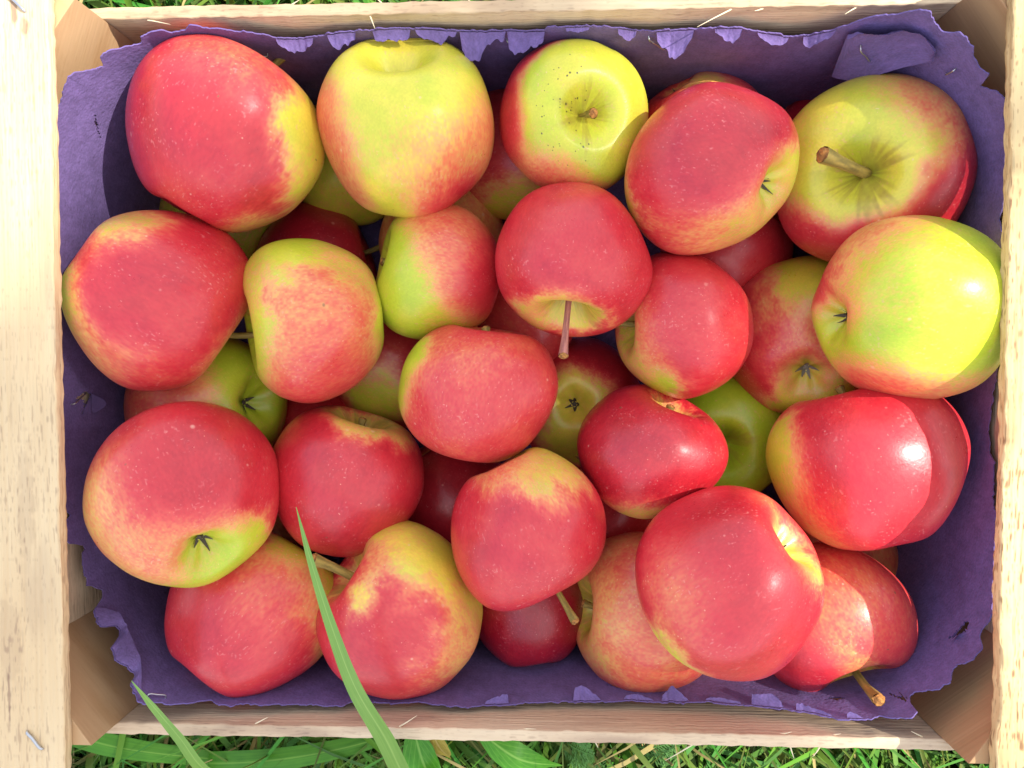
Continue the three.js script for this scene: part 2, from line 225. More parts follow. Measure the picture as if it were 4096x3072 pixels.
// ---------------------------------------------------------------- the purple paper liner
const RING = [[-0.172,-0.1147],[-0.1695,-0.1178],[-0.1668,-0.1206],[-0.164,-0.1233],[-0.1611,-0.1257],[-0.1582,-0.128],[-0.1552,-0.1301],[-0.152,-0.132],[-0.1488,-0.1337],[-0.1455,-0.1352],[-0.1385,-0.1365],[-0.1276,-0.1377],[-0.113,-0.1386],[-0.0946,-0.1394],[-0.0724,-0.1399],[-0.0465,-0.1403],[-0.0168,-0.1405],[0.0168,-0.1405],[0.0465,-0.1403],[0.0724,-0.1399],[0.0946,-0.1394],[0.113,-0.1386],[0.1276,-0.1377],[0.1385,-0.1365],[0.1455,-0.1352],[0.1488,-0.1337],[0.152,-0.132],[0.1552,-0.1301],[0.1582,-0.128],[0.1611,-0.1257],[0.164,-0.1233],[0.1668,-0.1206],[0.1695,-0.1178],[0.172,-0.1147],[0.1745,-0.1116],[0.1767,-0.1085],[0.1789,-0.1053],[0.1808,-0.102],[0.1826,-0.0987],[0.1842,-0.0953],[0.1857,-0.0918],[0.187,-0.0883],[0.1881,-0.0829],[0.1891,-0.0755],[0.1899,-0.0661],[0.1905,-0.0549],[0.191,-0.0417],[0.1913,-0.0266],[0.1915,-0.0095],[0.1915,0.0095],[0.1913,0.0266],[0.191,0.0417],[0.1905,0.0549],[0.1899,0.0661],[0.1891,0.0755],[0.1881,0.0829],[0.187,0.0883],[0.1857,0.0918],[0.1842,0.0953],[0.1826,0.0987],[0.1808,0.102],[0.1789,0.1053],[0.1767,0.1085],[0.1745,0.1116],[0.172,0.1147],[0.1695,0.1178],[0.1668,0.1206],[0.164,0.1233],[0.1611,0.1257],[0.1582,0.128],[0.1552,0.1301],[0.152,0.132],[0.1488,0.1337],[0.1455,0.1352],[0.1385,0.1365],[0.1276,0.1377],[0.113,0.1386],[0.0946,0.1394],[0.0724,0.1399],[0.0465,0.1403],[0.0168,0.1405],[-0.0168,0.1405],[-0.0465,0.1403],[-0.0724,0.1399],[-0.0946,0.1394],[-0.113,0.1386],[-0.1276,0.1377],[-0.1385,0.1365],[-0.1455,0.1352],[-0.1488,0.1337],[-0.152,0.132],[-0.1552,0.1301],[-0.1582,0.128],[-0.1611,0.1257],[-0.164,0.1233],[-0.1668,0.1206],[-0.1695,0.1178],[-0.172,0.1147],[-0.1745,0.1116],[-0.1767,0.1085],[-0.1789,0.1053],[-0.1808,0.102],[-0.1826,0.0987],[-0.1842,0.0953],[-0.1857,0.0918],[-0.187,0.0883],[-0.1881,0.0829],[-0.1891,0.0755],[-0.1899,0.0661],[-0.1905,0.0549],[-0.191,0.0417],[-0.1913,0.0266],[-0.1915,0.0095],[-0.1915,-0.0095],[-0.1913,-0.0266],[-0.191,-0.0417],[-0.1905,-0.0549],[-0.1899,-0.0661],[-0.1891,-0.0755],[-0.1881,-0.0829],[-0.187,-0.0883],[-0.1857,-0.0918],[-0.1842,-0.0953],[-0.1826,-0.0987],[-0.1808,-0.102],[-0.1789,-0.1053],[-0.1767,-0.1085],[-0.1745,-0.1116]], RIM = [[0.003,0.1501],[0.0062,0.1451],[0.0087,0.1416],[0.0107,0.1402],[0.0132,0.1456],[0.0176,0.1454],[0.022,0.1416],[0.026,0.1383],[0.0281,0.1381],[0.0299,0.1406],[0.0338,0.1417],[0.039,0.1418],[0.041,0.138],[0.0479,0.139],[0.0502,0.142],[0.0536,0.1404],[0.0546,0.1383],[0.058,0.1388],[0.0651,0.1343],[0.0696,0.1328],[0.0742,0.1313],[0.0791,0.1267],[0.0876,0.1247],[0.0997,0.1258],[0.0998,0.1274],[0.1132,0.1293],[0.1286,0.1291],[0.1449,0.127],[0.1576,0.1254],[0.1704,0.1248],[0.1889,0.1255],[0.1896,0.1278],[0.1959,0.1275],[0.2086,0.1272],[0.2188,0.1254],[0.2319,0.122],[0.2409,0.1235],[0.2489,0.125],[0.2561,0.1266],[0.2671,0.1272],[0.2765,0.1224],[0.2892,0.12],[0.2961,0.1222],[0.3038,0.127],[0.3077,0.1312],[0.3114,0.1356],[0.3141,0.1393],[0.3206,0.1422],[0.3239,0.1466],[0.3267,0.1495],[0.3293,0.1506],[0.3319,0.1494],[0.3342,0.1465],[0.3385,0.1451],[0.3423,0.1505],[0.3457,0.1509],[0.3495,0.1494],[0.3531,0.1453],[0.3579,0.1438],[0.3618,0.1465],[0.3639,0.1376],[0.3666,0.1407],[0.3689,0.1437],[0.3729,0.1452],[0.379,0.1397],[0.3837,0.1379],[0.3901,0.1332],[0.399,0.1314],[0.4108,0.1292],[0.4152,0.1257],[0.4217,0.1274],[0.4592,0.1261],[0.4795,0.1229],[0.4899,0.1206],[0.501,0.1189],[0.5094,0.1195],[0.5135,0.1232],[0.5269,0.1239],[0.5332,0.1263],[0.5424,0.1282],[0.552,0.1283],[0.5641,0.1313],[0.5726,0.1358],[0.5763,0.136],[0.5787,0.1335],[0.5819,0.1353],[0.585,0.1401],[0.5908,0.1406],[0.5936,0.1381],[0.5961,0.1341],[0.5997,0.1345],[0.6032,0.1374],[0.608,0.137],[0.6117,0.1328],[0.6173,0.1289],[0.6201,0.1327],[0.6202,0.1403],[0.6231,0.1425],[0.6281,0.139],[0.6329,0.1338],[0.6372,0.135],[0.6467,0.1338],[0.6516,0.1317],[0.6565,0.1277],[0.6679,0.1232],[0.68,0.1197],[0.6991,0.1164],[0.712,0.1163],[0.7328,0.115],[0.7599,0.1157],[0.7734,0.117],[0.7828,0.1189],[0.7936,0.1194],[0.8014,0.122],[0.8137,0.1212],[0.8234,0.1195],[0.8342,0.1203],[0.8485,0.1205],[0.8506,0.1207],[0.8539,0.1233],[0.8608,0.124],[0.8724,0.1236],[0.8869,0.127],[0.8932,0.1265],[0.8989,0.1291],[0.9045,0.1286],[0.9087,0.1267],[0.9157,0.1309],[0.9237,0.1343],[0.9282,0.1381],[0.9297,0.1419],[0.9332,0.1424],[0.9408,0.1362],[0.9418,0.1316],[0.9438,0.1299],[0.9484,0.1311],[0.9527,0.1331],[0.9577,0.1302],[0.9597,0.1217],[0.962,0.1192],[0.9641,0.1201],[0.967,0.127],[0.972,0.1277],[0.9745,0.1262],[0.9782,0.1172],[0.9809,0.1164],[0.9837,0.1193],[0.9857,0.1233],[0.9893,0.1223],[0.9944,0.1229],[1.0011,0.1224],[1.003,0.1244],[1.0056,0.1295],[1.185,0.1483],[1.1901,0.1501],[1.1945,0.1519]];
const ringS = [0]; for (let i = 0; i < RING.length; i++) { const a = RING[i], b = RING[(i + 1) % RING.length]; ringS.push(ringS[i] + Math.hypot(b[0] - a[0], b[1] - a[1])); }
const TOT = ringS[RING.length];
function ringAt(s) {                                               // point and inward normal on the liner's outline
  s = ((s % TOT) + TOT) % TOT; let lo = 0, hi = RING.length; while (hi - lo > 1) { const m = (lo + hi) >> 1; if (ringS[m] <= s) lo = m; else hi = m; }
  const a = RING[lo], b = RING[(lo + 1) % RING.length], t = (s - ringS[lo]) / (ringS[lo + 1] - ringS[lo]), l = Math.hypot(b[0] - a[0], b[1] - a[1]);
  const dir = (i) => { const p = RING[(i + RING.length) % RING.length], q = RING[(i + 1) % RING.length], m = Math.hypot(q[0] - p[0], q[1] - p[1]); return [-(q[1] - p[1]) / m, (q[0] - p[0]) / m]; };
  const d0 = dir(lo - 1), d1 = dir(lo), d2 = dir(lo + 1);
  const w = t < 0.5 ? 0.5 - t : t - 0.5, d = t < 0.5 ? d0 : d2, nx = lerp(d1[0], d[0], w), nz = lerp(d1[1], d[1], w), nl = Math.hypot(nx, nz);
  return [lerp(a[0], b[0], t), lerp(a[1], b[1], t), nx / nl, nz / nl];
}
function pieces(list) { return (s) => { if (s <= list[0][0]) return list[0][1]; for (let i = 1; i < list.length; i++) if (s <= list[i][0]) { const a = list[i - 1], b = list[i]; return lerp(a[1], b[1], (s - a[0]) / Math.max(1e-6, b[0] - a[0])); } return list[list.length - 1][1]; }; }
const rimRaw = pieces([[0, RIM[RIM.length - 1][1]], ...RIM, [TOT, RIM[RIM.length - 1][1]]]);
const rimY = (s) => rimRaw(s) + (noise(s * 700, 3, 1) - 0.5) * 0.0014 + (noise(s * 1800, 7, 2) - 0.5) * 0.0008 + (s > 1.0 && s < 1.18 ? Math.abs(Math.sin(s * 210)) * 0.005 - 0.003 : 0);
const Y0 = 0.011;
function wallPoint(s, y, off = 0) {
  const [x, z, nx, nz] = ringAt(s), low = 0.135 - y;
  let k = off + Math.max(0, low) * 0.045 + 0.010 * Math.pow(clamp((0.03 - y) / 0.02), 2);
  k += (fbm(s * 28, y * 22, 4.2) - 0.5) * 0.0022 + (noise(s * 90, y * 50, 1.2) - 0.5) * 0.0006 * smooth(0.06, 0.12, y);
  return [x + nx * k, y, z + nz * k];
}
const paperMap = texture(512, 512, (i, j, o) => {
  const f = fbm(i / 512 * 32, j / 512 * 32, 1) , q = noise(i / 2.0, j / 2.0, 3), st = noise(i / 512 * 64 * 2, j / 512 * 32, 5);
  const k = 0.9 + 0.16 * (f - 0.5) + 0.14 * (q - 0.5) + 0.06 * (st - 0.5); o[0] = 122 * k; o[1] = 101 * k; o[2] = 160 * k; });
paperMap.repeat.set(8, 8);
const paperBump = texture(512, 512, (i, j, o) => { o[0] = o[1] = o[2] = 128 + 120 * (noise(i / 3, j / 3, 3) - 0.5) + 90 * (noise(i / 8, j / 6, 9) - 0.5); }, false); paperBump.repeat.set(8, 8);
M.paper = new THREE.MeshStandardMaterial({ map: paperMap, bumpMap: paperBump, bumpScale: 0.00025, roughness: 0.92, side: THREE.DoubleSide });
M.paperTorn = new THREE.MeshStandardMaterial({ color: new THREE.Color(0.15, 0.105, 0.29), roughness: 1, side: THREE.DoubleSide });
const liner = thing('paper_liner', 'purple paper liner with a torn scalloped rim inside the crate', 'liner');
const inPoly = (poly, x, y) => { let c = false; for (let i = 0, j = poly.length - 1; i < poly.length; j = i++) { const [xi, yi] = poly[i], [xj, yj] = poly[j]; if (yi > y !== yj > y && x < (xj - xi) * (y - yi) / (yj - yi) + xi) c = !c; } return c; };
const TEARS = [
  [[1.0660, 0.1195], [1.0690, 0.1140], [1.0675, 0.1095], [1.0640, 0.1120], [1.0575, 0.1165], [1.0620, 0.1148], [1.0650, 0.1142]],
  [[0.5900, 0.1203], [0.5830, 0.1222], [0.5793, 0.1238], [0.5800, 0.1265], [0.5838, 0.1262], [0.5860, 0.1240]],
  [[0.6240, 0.1225], [0.6238, 0.1202], [0.6222, 0.1250], [0.6196, 0.1300], [0.6206, 0.1330], [0.6216, 0.1300]],
  [[0.6485, 0.1150], [0.6445, 0.1180], [0.6405, 0.1170], [0.6445, 0.1150]],
  [[0.7408, 0.1003], [0.7350, 0.1038], [0.7306, 0.1046], [0.7355, 0.1022]],
  [[1.1880, 0.1285], [1.1845, 0.1235], [1.1783, 0.1165], [1.1832, 0.1240]],
];
{
  const NU = 2000, NV = 56, tt = (v) => (v < 0.2 ? v / 0.2 * 0.62 : 0.62 + (v - 0.2) / 0.8 * 0.38);
  const sy = (u, v) => { const s = u * TOT; return [s, lerp(Y0, rimY(s), tt(v))]; };
  const keep = (u, v) => { const [s, y] = sy(u, v); if (y < 0.095) return true; for (const t of TEARS) if (inPoly(t, s, y)) return false; return true; };
  const uvf = (u, v) => sy(u, v);
  part('wall_sheet', grid(NU, NV, (u, v) => wallPoint(...sy(u, v)), { uvf, keep, loop: true, flip: true }), M.paper, liner);
  part('backing_sheet', grid(NU, NV, (u, v) => { const [s, y] = sy(u, v); return wallPoint(s, y, -0.0005); }, { uvf, keep, loop: true }), M.paper, liner);
  part('rim_edge', grid(NU, 1, (u, v) => { const s = u * TOT, y = rimY(s); const p = wallPoint(s, y, v ? -0.0005 : 0); return p; }, { uvf, loop: true }), M.paperTorn, liner);
  // the floor of the liner
  part('floor_sheet', grid(160, 30, (u, v) => { const [x, , z] = wallPoint(u * TOT, Y0 + 0.0001); return [x * v, Y0 + (noise(x * v * 30, z * v * 30, 3) - 0.5) * 0.0012 * (1 - v), z * v]; }, { uvf: (u, v) => [Math.cos(u * 6.283) * v * 0.18, Math.sin(u * 6.283) * v * 0.14] }), M.paper, liner);
  // scallops folded over inwards: s from, s to, crease height, how far the fold reaches down
  const FOLDS = [[0.0791, 0.0942, 0.007], [0.1006, 0.1126, 0.010], [0.1195, 0.1347, 0.0095], [0.1366, 0.1532, 0.0075], [0.1544, 0.173, 0.0155], [0.1736, 0.1889, 0.0165], [0.1972, 0.2068, 0.004], [0.2183, 0.226, 0.0055], [0.2342, 0.2488, 0.0165], [0.2567, 0.2674, 0.0075], [0.2743, 0.2878, 0.006], [0.2933, 0.304, 0.0085],
    [0.7828, 0.793, 0.007], [0.7434, 0.7552, 0.012], [0.7209, 0.7336, 0.005], [0.7061, 0.7175, 0.0125], [0.6846, 0.6991, 0.003], [0.6682, 0.6804, 0.010], [0.6514, 0.6637, 0.008], [0.6404, 0.6463, 0.005]];
  FOLDS.forEach(([s0, s1, drop], k) => {
    const L = drop * (k > 11 ? 0.42 : 0.55), ang = 0.95 + 0.3 * noise(k * 3.3, 1, 1), q = 0.12 + 0.4 * noise(k * 7.7, 2, 5), skew = 0.5 + (noise(k * 5.1, 4, 2) - 0.5) * 0.7;
    part('folded_scallop', grid(26, 6, (u, v) => {
      const s = lerp(s0, s1, u), uu = Math.pow(u, Math.log(0.5) / Math.log(skew)), dep = L * Math.pow(Math.max(0, Math.sin(Math.PI * uu)), q) * (0.35 + 0.85 * noise(s * 260, k * 1.7, 3) + 0.3 * noise(s * 900, k, 5)) + 0.0001;
      const a = ang * (0.55 + 0.45 * v), p = wallPoint(s, Math.min(rimRaw(s), rimY(s) + 0.0002) - 0.0002 - dep * v * Math.cos(a), 0.0004 + dep * v * Math.sin(a)); return p;
    }, { uvf: (u, v) => [lerp(s0, s1, u), v * L], flip: true }), M.paper, liner);
  });
  // wide flap folded over in the lower left corner
  const lowBL = pieces([[0.933, 0.1385], [0.9346, 0.1372], [0.9463, 0.1258], [0.957, 0.1212], [0.9673, 0.1188], [0.9734, 0.1215], [0.9765, 0.1265]]);
  part('folded_flap', grid(80, 8, (u, v) => { const s = lerp(0.933, 0.9765, u), top = rimY(s) + 0.0003, low = Math.min(top - 0.0004, lowBL(s)); return wallPoint(s, lerp(top, low, v), 0.0005 + 0.0034 * Math.pow(v, 0.8) * smooth(0, 0.25, u) * smooth(1, 0.8, u)); }, { uvf: (u, v) => [u * 0.043, v * 0.01], flip: true }), M.paper, liner);
  // double layer pinned into the upper right corner
  const up = pieces([[0.309, 0.1262], [0.3114, 0.1327], [0.3160, 0.1338], [0.3207, 0.1337], [0.3240, 0.1372], [0.3271, 0.1387], [0.3341, 0.1407], [0.338, 0.1398], [0.342, 0.1383], [0.3447, 0.1316]]);
  const dn = pieces([[0.309, 0.1255], [0.3116, 0.1108], [0.3145, 0.0955], [0.320, 0.1000], [0.3309, 0.1080], [0.3382, 0.1210], [0.3447, 0.1310]]);
  part('folded_flap', grid(60, 24, (u, v) => { const s = lerp(0.309, 0.3447, u), y = lerp(up(s) + (noise(s * 900, 2, 2) - 0.5) * 0.0012, dn(s), v); return wallPoint(s, y, 0.0016 + 0.0075 * v * v * Math.sin(Math.PI * u) + 0.001 * Math.sin(u * 7) + 0.002 * smooth(0.12, 0, v)); }, { uvf: (u, v) => [u * 0.036, v * 0.03], flip: true }), M.paper, liner);
  // little tabs of paper lifted beside two tears
  part('torn_tab', grid(10, 6, (u, v) => wallPoint(lerp(0.5835, 0.5895, u), 0.1235 + 0.004 * Math.sin(Math.PI * u) * (v + 0.1), 0.0006 + 0.003 * v * Math.sin(Math.PI * u)), { flip: true }), M.paper, liner);
  part('torn_tab', grid(10, 6, (u, v) => wallPoint(lerp(1.0585, 1.0675, u), 0.1105 - 0.004 * Math.sin(Math.PI * u) * v, 0.0006 + 0.004 * v * Math.sin(Math.PI * u)), { flip: true }), M.paper, liner);
  // staples pinning the paper
  for (const [a, b] of [[[0.0631, 0.1177], [0.0707, 0.1124]], [[0.2314, 0.1184], [0.2396, 0.1089]], [[0.1732, 0.1173], [0.1787, 0.1138]], [[0.3163, 0.1219], [0.3252, 0.1128]], [[0.3525, 0.1276], [0.353, 0.133]], [[0.9319, 0.1369], [0.926, 0.132]], [[1.0637, 0.1231], [1.0683, 0.1150]]]) {
    const o = a[0] > 0.31 && a[0] < 0.34 ? 0.0052 : 0.0012, m = [(a[0] + b[0]) / 2, (a[1] + b[1]) / 2];
    part('staple', tube([wallPoint(a[0], a[1], o - 0.002), wallPoint(lerp(a[0], b[0], 0.04), lerp(a[1], b[1], 0.04), o), wallPoint(m[0], m[1], o + 0.0003), wallPoint(lerp(a[0], b[0], 0.96), lerp(a[1], b[1], 0.96), o), wallPoint(b[0], b[1], o - 0.002)], [0.00035, 0.00035], 6, 20), M.steel, liner);
  }
}

// ---------------------------------------------------------------- the apples
// label, centre, radius, turn (quaternion), height factor, blush, hue of the ground colour, patches on the skin, extras, in full view
const APPLES = [
["largest red apple, in the top left corner, with a yellow patch at its right",[-0.1276,0.1126,-0.1],0.0411,[-0.647,0.0,-0.3637,0.6701],0.97,1.0,0.8,[[0.67,0.44,0.61,32,9,0.02],[0.78,0.05,0.62,23,9,0.12],[0.7,-0.67,0.25,28.1,12,0.3],[-0.12,-0.75,0.65,26.4,16,0.82],[-0.73,-0.14,0.67,30,18,1.12],[-0.35,0.75,0.57,26.3,14,0.7]],{"stem":0.016},1],
["pale yellow apple with a hollow at its top, second in the top row",[-0.0503,0.1085,-0.1049],0.037,[-0.3915,0.0,-0.0155,0.92],1.0,0.02,0.75,[[-0.93,0.05,0.37,36,14,0.72],[-0.81,-0.31,0.49,26,16,0.5],[0.6,-0.14,0.79,25,16,0.85],[0.67,-0.49,0.56,24,12,0.95],[0.92,0.09,0.37,24,16,0.45],[0.24,0.18,0.96,18,20,0.22]],{"stem":0.002,"russet":-1},1],
["yellow green apple with black specks around a short brown stem, red down its left side",[0.0208,0.1007,-0.1116],0.0323,[0.0862,0.0,-0.1742,0.9809],0.95,0.0,0.55,[[-0.99,-0.14,0.09,39,12,1.05],[-0.6,-0.14,-0.79,33,10,1.1],[-0.39,0.2,0.9,36,16,0.6],[0.22,0.17,0.96,24,14,0.7]],{"stem":0.006,"specks":1},1],
["pink red apple in the top row whose dark blossom end faces right",[0.0782,0.1185,-0.0843],0.0347,[-0.4315,0.0,0.777,0.4583],0.92,1.0,0.5,[[-0.26,-0.96,-0.06,41.8,12,0.06],[-0.55,-0.61,0.57,44,20,0.5],[-0.08,0.76,0.65,27.5,12,0.12],[-0.29,-0.91,0.3,35.9,15,0.3],[0.85,-0.36,0.38,40,20,1.08]],{},1],
["yellow and red apple in the top right corner with a thick stem pointing left",[0.1528,0.0935,-0.0884],0.0396,[0.0668,-0.0,0.2464,0.9669],0.85,1.0,0.65,[[-0.08,0.94,-0.33,40,12,0.04],[-0.12,0.54,-0.83,36,14,0.06],[0.07,1.0,0.05,39.0,12,0.02],[0.41,0.91,0.04,25.9,12,0.05],[0.61,0.41,-0.68,26,14,0.45],[-0.77,0.61,-0.18,26,14,0.1],[0.12,0.62,0.77,22,11,1.05],[0.77,0.54,0.35,20,10,1.1],[-0.5,0.49,0.71,24,12,0.95]],{"thick":1.5,"stem":0.02,"stemdir":[-0.59,0.75,-0.31],"russet":1},1],
["large yellow green apple tucked under the right end board, blossom end to the left",[0.1558,0.1224,-0.0281],0.0373,[-0.0964,0.0,-0.7414,0.6641],0.98,0.02,0.3,[[0.01,-0.79,-0.62,31.1,12,0.8],[-0.33,-0.39,-0.86,30,16,0.45],[0.08,-0.41,0.91,34,14,0.62],[-0.0,0.21,0.98,28,14,0.42],[-0.38,-0.91,-0.14,20.0,10,0.42],[-0.91,-0.37,-0.17,35,20,0.12]],{},1],
["red apple touching the left end board, green at its left edge",[-0.1557,0.1195,-0.033],0.038,[0.4816,0.0,-0.6809,0.5518],0.98,1.0,0.4,[[-0.63,-0.7,0.34,29.6,11,0.05],[0.2,-0.72,-0.66,24.9,12,0.3],[-0.94,-0.13,0.33,25,16,0.5],[-0.28,0.95,-0.13,25.2,10,0.45],[-0.73,0.62,0.29,26,15,0.8]],{"stem":0.02,"stemdir":[0.3,0.66,-0.68]},1],
["orange red apple with green at its top and left edge, right of the leftmost apple",[-0.0916,0.1058,-0.0245],0.0358,[0.0808,-0.0,0.5343,0.8414],0.88,0.52,0.4,[[0.18,0.17,-0.97,38,12,0.0],[0.0,0.99,0.16,49.0,11,0.0],[0.1,0.88,-0.46,33.1,12,0.2],[0.16,-0.95,0.26,45.3,12,0.0],[0.57,0.08,0.82,42,20,0.78],[0.47,-0.52,-0.72,28,14,0.3]],{},1],
["yellow green and orange apple left of the red apple with a long pinkish stem",[-0.0389,0.0866,-0.046],0.0319,[-0.1479,0.0,0.5841,0.7981],0.95,0.42,0.3,[[0.32,0.87,0.39,50.8,12,0.0],[0.1,0.06,0.99,44,14,0.06],[0.72,-0.69,0.01,41.4,16,1.0],[0.93,0.11,-0.35,26,18,0.6]],{},1],
["bright red apple near the middle with a long pinkish stem pointing down",[0.0208,0.1105,-0.0497],0.033,[0.5266,-0.0,0.0627,0.8478],0.95,1.02,0.6,[[0.01,1.0,-0.06,26.3,8,0.2],[-0.41,0.9,0.12,18.7,8,0.3],[0.27,0.34,-0.9,30,20,0.98]],{"stem":0.024,"stemdir":[0.03,0.98,-0.21],"pink":1},1],
["red apple with a lime green spot, right of the long pinkish stem",[0.071,0.093,-0.0222],0.0315,[0.0163,-0.0,0.6324,0.7745],0.95,0.96,0.4,[[0.27,0.58,0.77,25,9,0.0],[0.33,0.94,0.09,34.8,14,0.5],[-0.06,0.9,0.43,28.6,10,0.3],[0.99,0.06,-0.09,40,20,0.95]],{"stem":0.012},1],
["red and yellow apple with withered blossom end, right of the lime spotted apple",[0.1349,0.0619,-0.0157],0.0376,[-0.91,0.0,-0.3091,0.2764],1.0,0.95,0.5,[[-0.29,-0.51,0.81,40,18,0.18],[-0.51,0.17,0.85,40,14,0.05],[0.3,-0.67,0.68,23.0,14,0.4],[0.06,-1.0,-0.04,25.1,8,0.12],[0.38,-0.9,-0.22,33.5,11,0.08],[-0.27,-0.92,0.29,28.1,16,0.6]],{},1],
["coral red apple at the centre of the crate, short stem at its top",[-0.0194,0.1023,0.0077],0.0352,[-0.6858,0.0,-0.0901,0.7222],0.9,0.8,0.4,[[-0.97,0.2,0.14,33,10,0.0],[-0.14,0.44,0.89,22,18,0.62],[0.49,-0.15,0.86,40,20,0.88],[-0.61,-0.19,0.77,20,15,0.85]],{"stem":0.007},1],
["shiny red apple with an oval yellow patch on its left, below the right board apple",[0.1472,0.105,0.0387],0.0395,[-0.7449,0.0,0.1666,0.646],0.95,1.0,0.6,[[-0.94,0.21,0.27,31,8,0.04],[-0.78,-0.52,0.36,26,14,0.38],[0.18,-0.01,0.98,50,20,1.02]],{"stem":0.008},1],
["glossy crimson apple with a dent at its top, left of a shaded green apple",[0.0561,0.0919,0.0354],0.0324,[-0.5648,0.0,-0.2403,0.7895],0.92,1.08,0.6,[[0.02,-0.8,0.6,28.4,10,0.3]],{},1],
["big red apple at the left with a green base and star shaped blossom end",[-0.1386,0.1301,0.0501],0.038,[-0.6174,0.0,0.6674,0.4165],0.95,0.94,0.3,[[-0.38,-0.9,0.21,51.7,14,0.0],[-0.24,-0.8,0.54,35.4,14,0.06],[-0.33,-0.92,-0.2,36.3,12,0.05],[0.3,-0.26,0.92,34,18,0.42],[0.01,-1.0,0.0,27.9,10,0.08],[0.13,-0.84,0.53,26.0,16,0.5],[0.88,-0.44,-0.15,35,20,1.05]],{},1],
["pink red apple with a jagged olive russet patch at its top",[-0.0829,0.0904,0.0495],0.0353,[-0.6615,0.0,-0.198,0.7233],0.98,1.02,0.6,[[0.07,0.98,0.16,29.9,6,0.35]],{"russet":2},1],
["red apple with a yellow top and a green stem pointing down right",[0.0021,0.1127,0.0638],0.0336,[0.6174,0.0,-0.2966,0.7286],0.98,1.0,0.7,[[0.26,-0.86,-0.44,43.6,12,0.05],[0.41,-0.52,-0.74,23,12,0.25],[-0.26,-0.83,-0.49,22.0,14,0.55]],{"stem":0.017,"stemdir":[-0.12,0.8,-0.59]},1],
["big red and orange apple lying highest at the lower right",[0.0847,0.1327,0.0807],0.0379,[0.557,-0.0,0.6445,0.5239],0.92,1.0,0.8,[[0.39,-0.0,-0.92,30,18,0.64],[-0.22,-0.94,-0.26,25.9,12,0.45],[0.17,-0.99,-0.01,24.0,8,0.25],[0.48,0.85,-0.21,25.4,8,0.15],[0.71,-0.5,-0.5,30,16,1.05],[-0.2,-0.6,-0.77,30,15,1.1]],{},1],
["yellow topped red apple in the bottom row behind the long grass blade",[-0.0535,0.1025,0.1062],0.0377,[-0.3947,0.0,0.4631,0.7936],1.0,1.0,0.85,[[0.8,0.28,-0.53,36,14,0.02],[0.62,-0.72,-0.31,35.9,14,0.1],[0.57,0.76,0.33,8.5,7,0.2],[0.51,0.68,-0.52,27.3,12,0.15],[0.7,-0.66,0.28,30,16,0.4]],{"stem":0.017,"thick":1.3,"stemdir":[0.14,0.96,0.25]},1],
["red apple in the bottom left corner, yellow green at its upper right",[-0.1224,0.1011,0.1076],0.0378,[-0.7038,0.0,-0.4991,0.5055],0.98,1.0,0.4,[[-0.26,0.7,0.66,35.5,14,0.06],[0.45,0.73,0.51,40.1,15,0.1],[-0.43,0.23,0.87,22,18,0.75]],{},1],
["small dark crimson apple low in the bottom row",[0.0024,0.0719,0.1162],0.0282,[-0.833,0.0,0.1147,0.5412],0.95,1.3,0.6,[],{},1],
["dull orange apple with a deep dent on its left, in the bottom row",[0.0576,0.0832,0.1097],0.0357,[-0.0498,0.0,0.6264,0.7779],0.98,0.62,0.6,[[0.2,0.98,-0.03,38.5,12,0.4],[0.17,0.37,-0.91,36,18,0.55]],{},1],
["orange red apple in the bottom right corner, its long stem reaching the slat",[0.1374,0.0923,0.1088],0.0351,[0.4263,0.0,-0.1119,0.8976],0.95,0.82,0.9,[[-0.49,0.66,-0.56,14,8,0.08],[-0.32,0.87,-0.37,15.9,7,0.2],[-0.28,-0.11,-0.95,38,18,0.64],[-0.66,0.73,-0.18,28.9,12,1.02]],{"stem":0.027,"thick":1.2,"stemdir":[-0.25,0.59,-0.77]},1],
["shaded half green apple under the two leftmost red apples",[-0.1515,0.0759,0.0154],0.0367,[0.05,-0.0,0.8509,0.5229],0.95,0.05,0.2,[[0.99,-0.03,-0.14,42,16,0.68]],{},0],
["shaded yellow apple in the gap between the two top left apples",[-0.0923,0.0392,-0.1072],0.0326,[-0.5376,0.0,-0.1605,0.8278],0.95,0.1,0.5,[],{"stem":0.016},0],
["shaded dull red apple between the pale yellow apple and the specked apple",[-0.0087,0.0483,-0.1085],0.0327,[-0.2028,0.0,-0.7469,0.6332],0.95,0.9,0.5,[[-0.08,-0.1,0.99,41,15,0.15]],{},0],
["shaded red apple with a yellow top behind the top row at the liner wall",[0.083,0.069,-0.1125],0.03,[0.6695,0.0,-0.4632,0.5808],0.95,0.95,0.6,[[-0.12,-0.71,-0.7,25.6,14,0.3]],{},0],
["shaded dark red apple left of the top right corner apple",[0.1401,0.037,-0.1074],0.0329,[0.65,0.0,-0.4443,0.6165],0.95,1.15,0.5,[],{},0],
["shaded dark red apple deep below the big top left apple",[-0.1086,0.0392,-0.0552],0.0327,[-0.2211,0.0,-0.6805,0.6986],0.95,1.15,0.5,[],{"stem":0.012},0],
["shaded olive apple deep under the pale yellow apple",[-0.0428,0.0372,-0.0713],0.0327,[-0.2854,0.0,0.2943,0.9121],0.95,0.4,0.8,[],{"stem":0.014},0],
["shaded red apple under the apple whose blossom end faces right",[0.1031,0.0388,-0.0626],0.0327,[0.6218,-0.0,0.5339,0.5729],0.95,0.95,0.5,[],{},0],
["shaded red apple with a yellow ringed blossom end under the centre apple",[0.0263,0.0398,0.0161],0.0333,[0.353,0.0,-0.9316,0.087],0.95,1.05,0.7,[[-0.0,-1.0,-0.0,37.0,12,0.12],[-0.5,-0.71,0.5,39.7,14,0.1]],{},0],
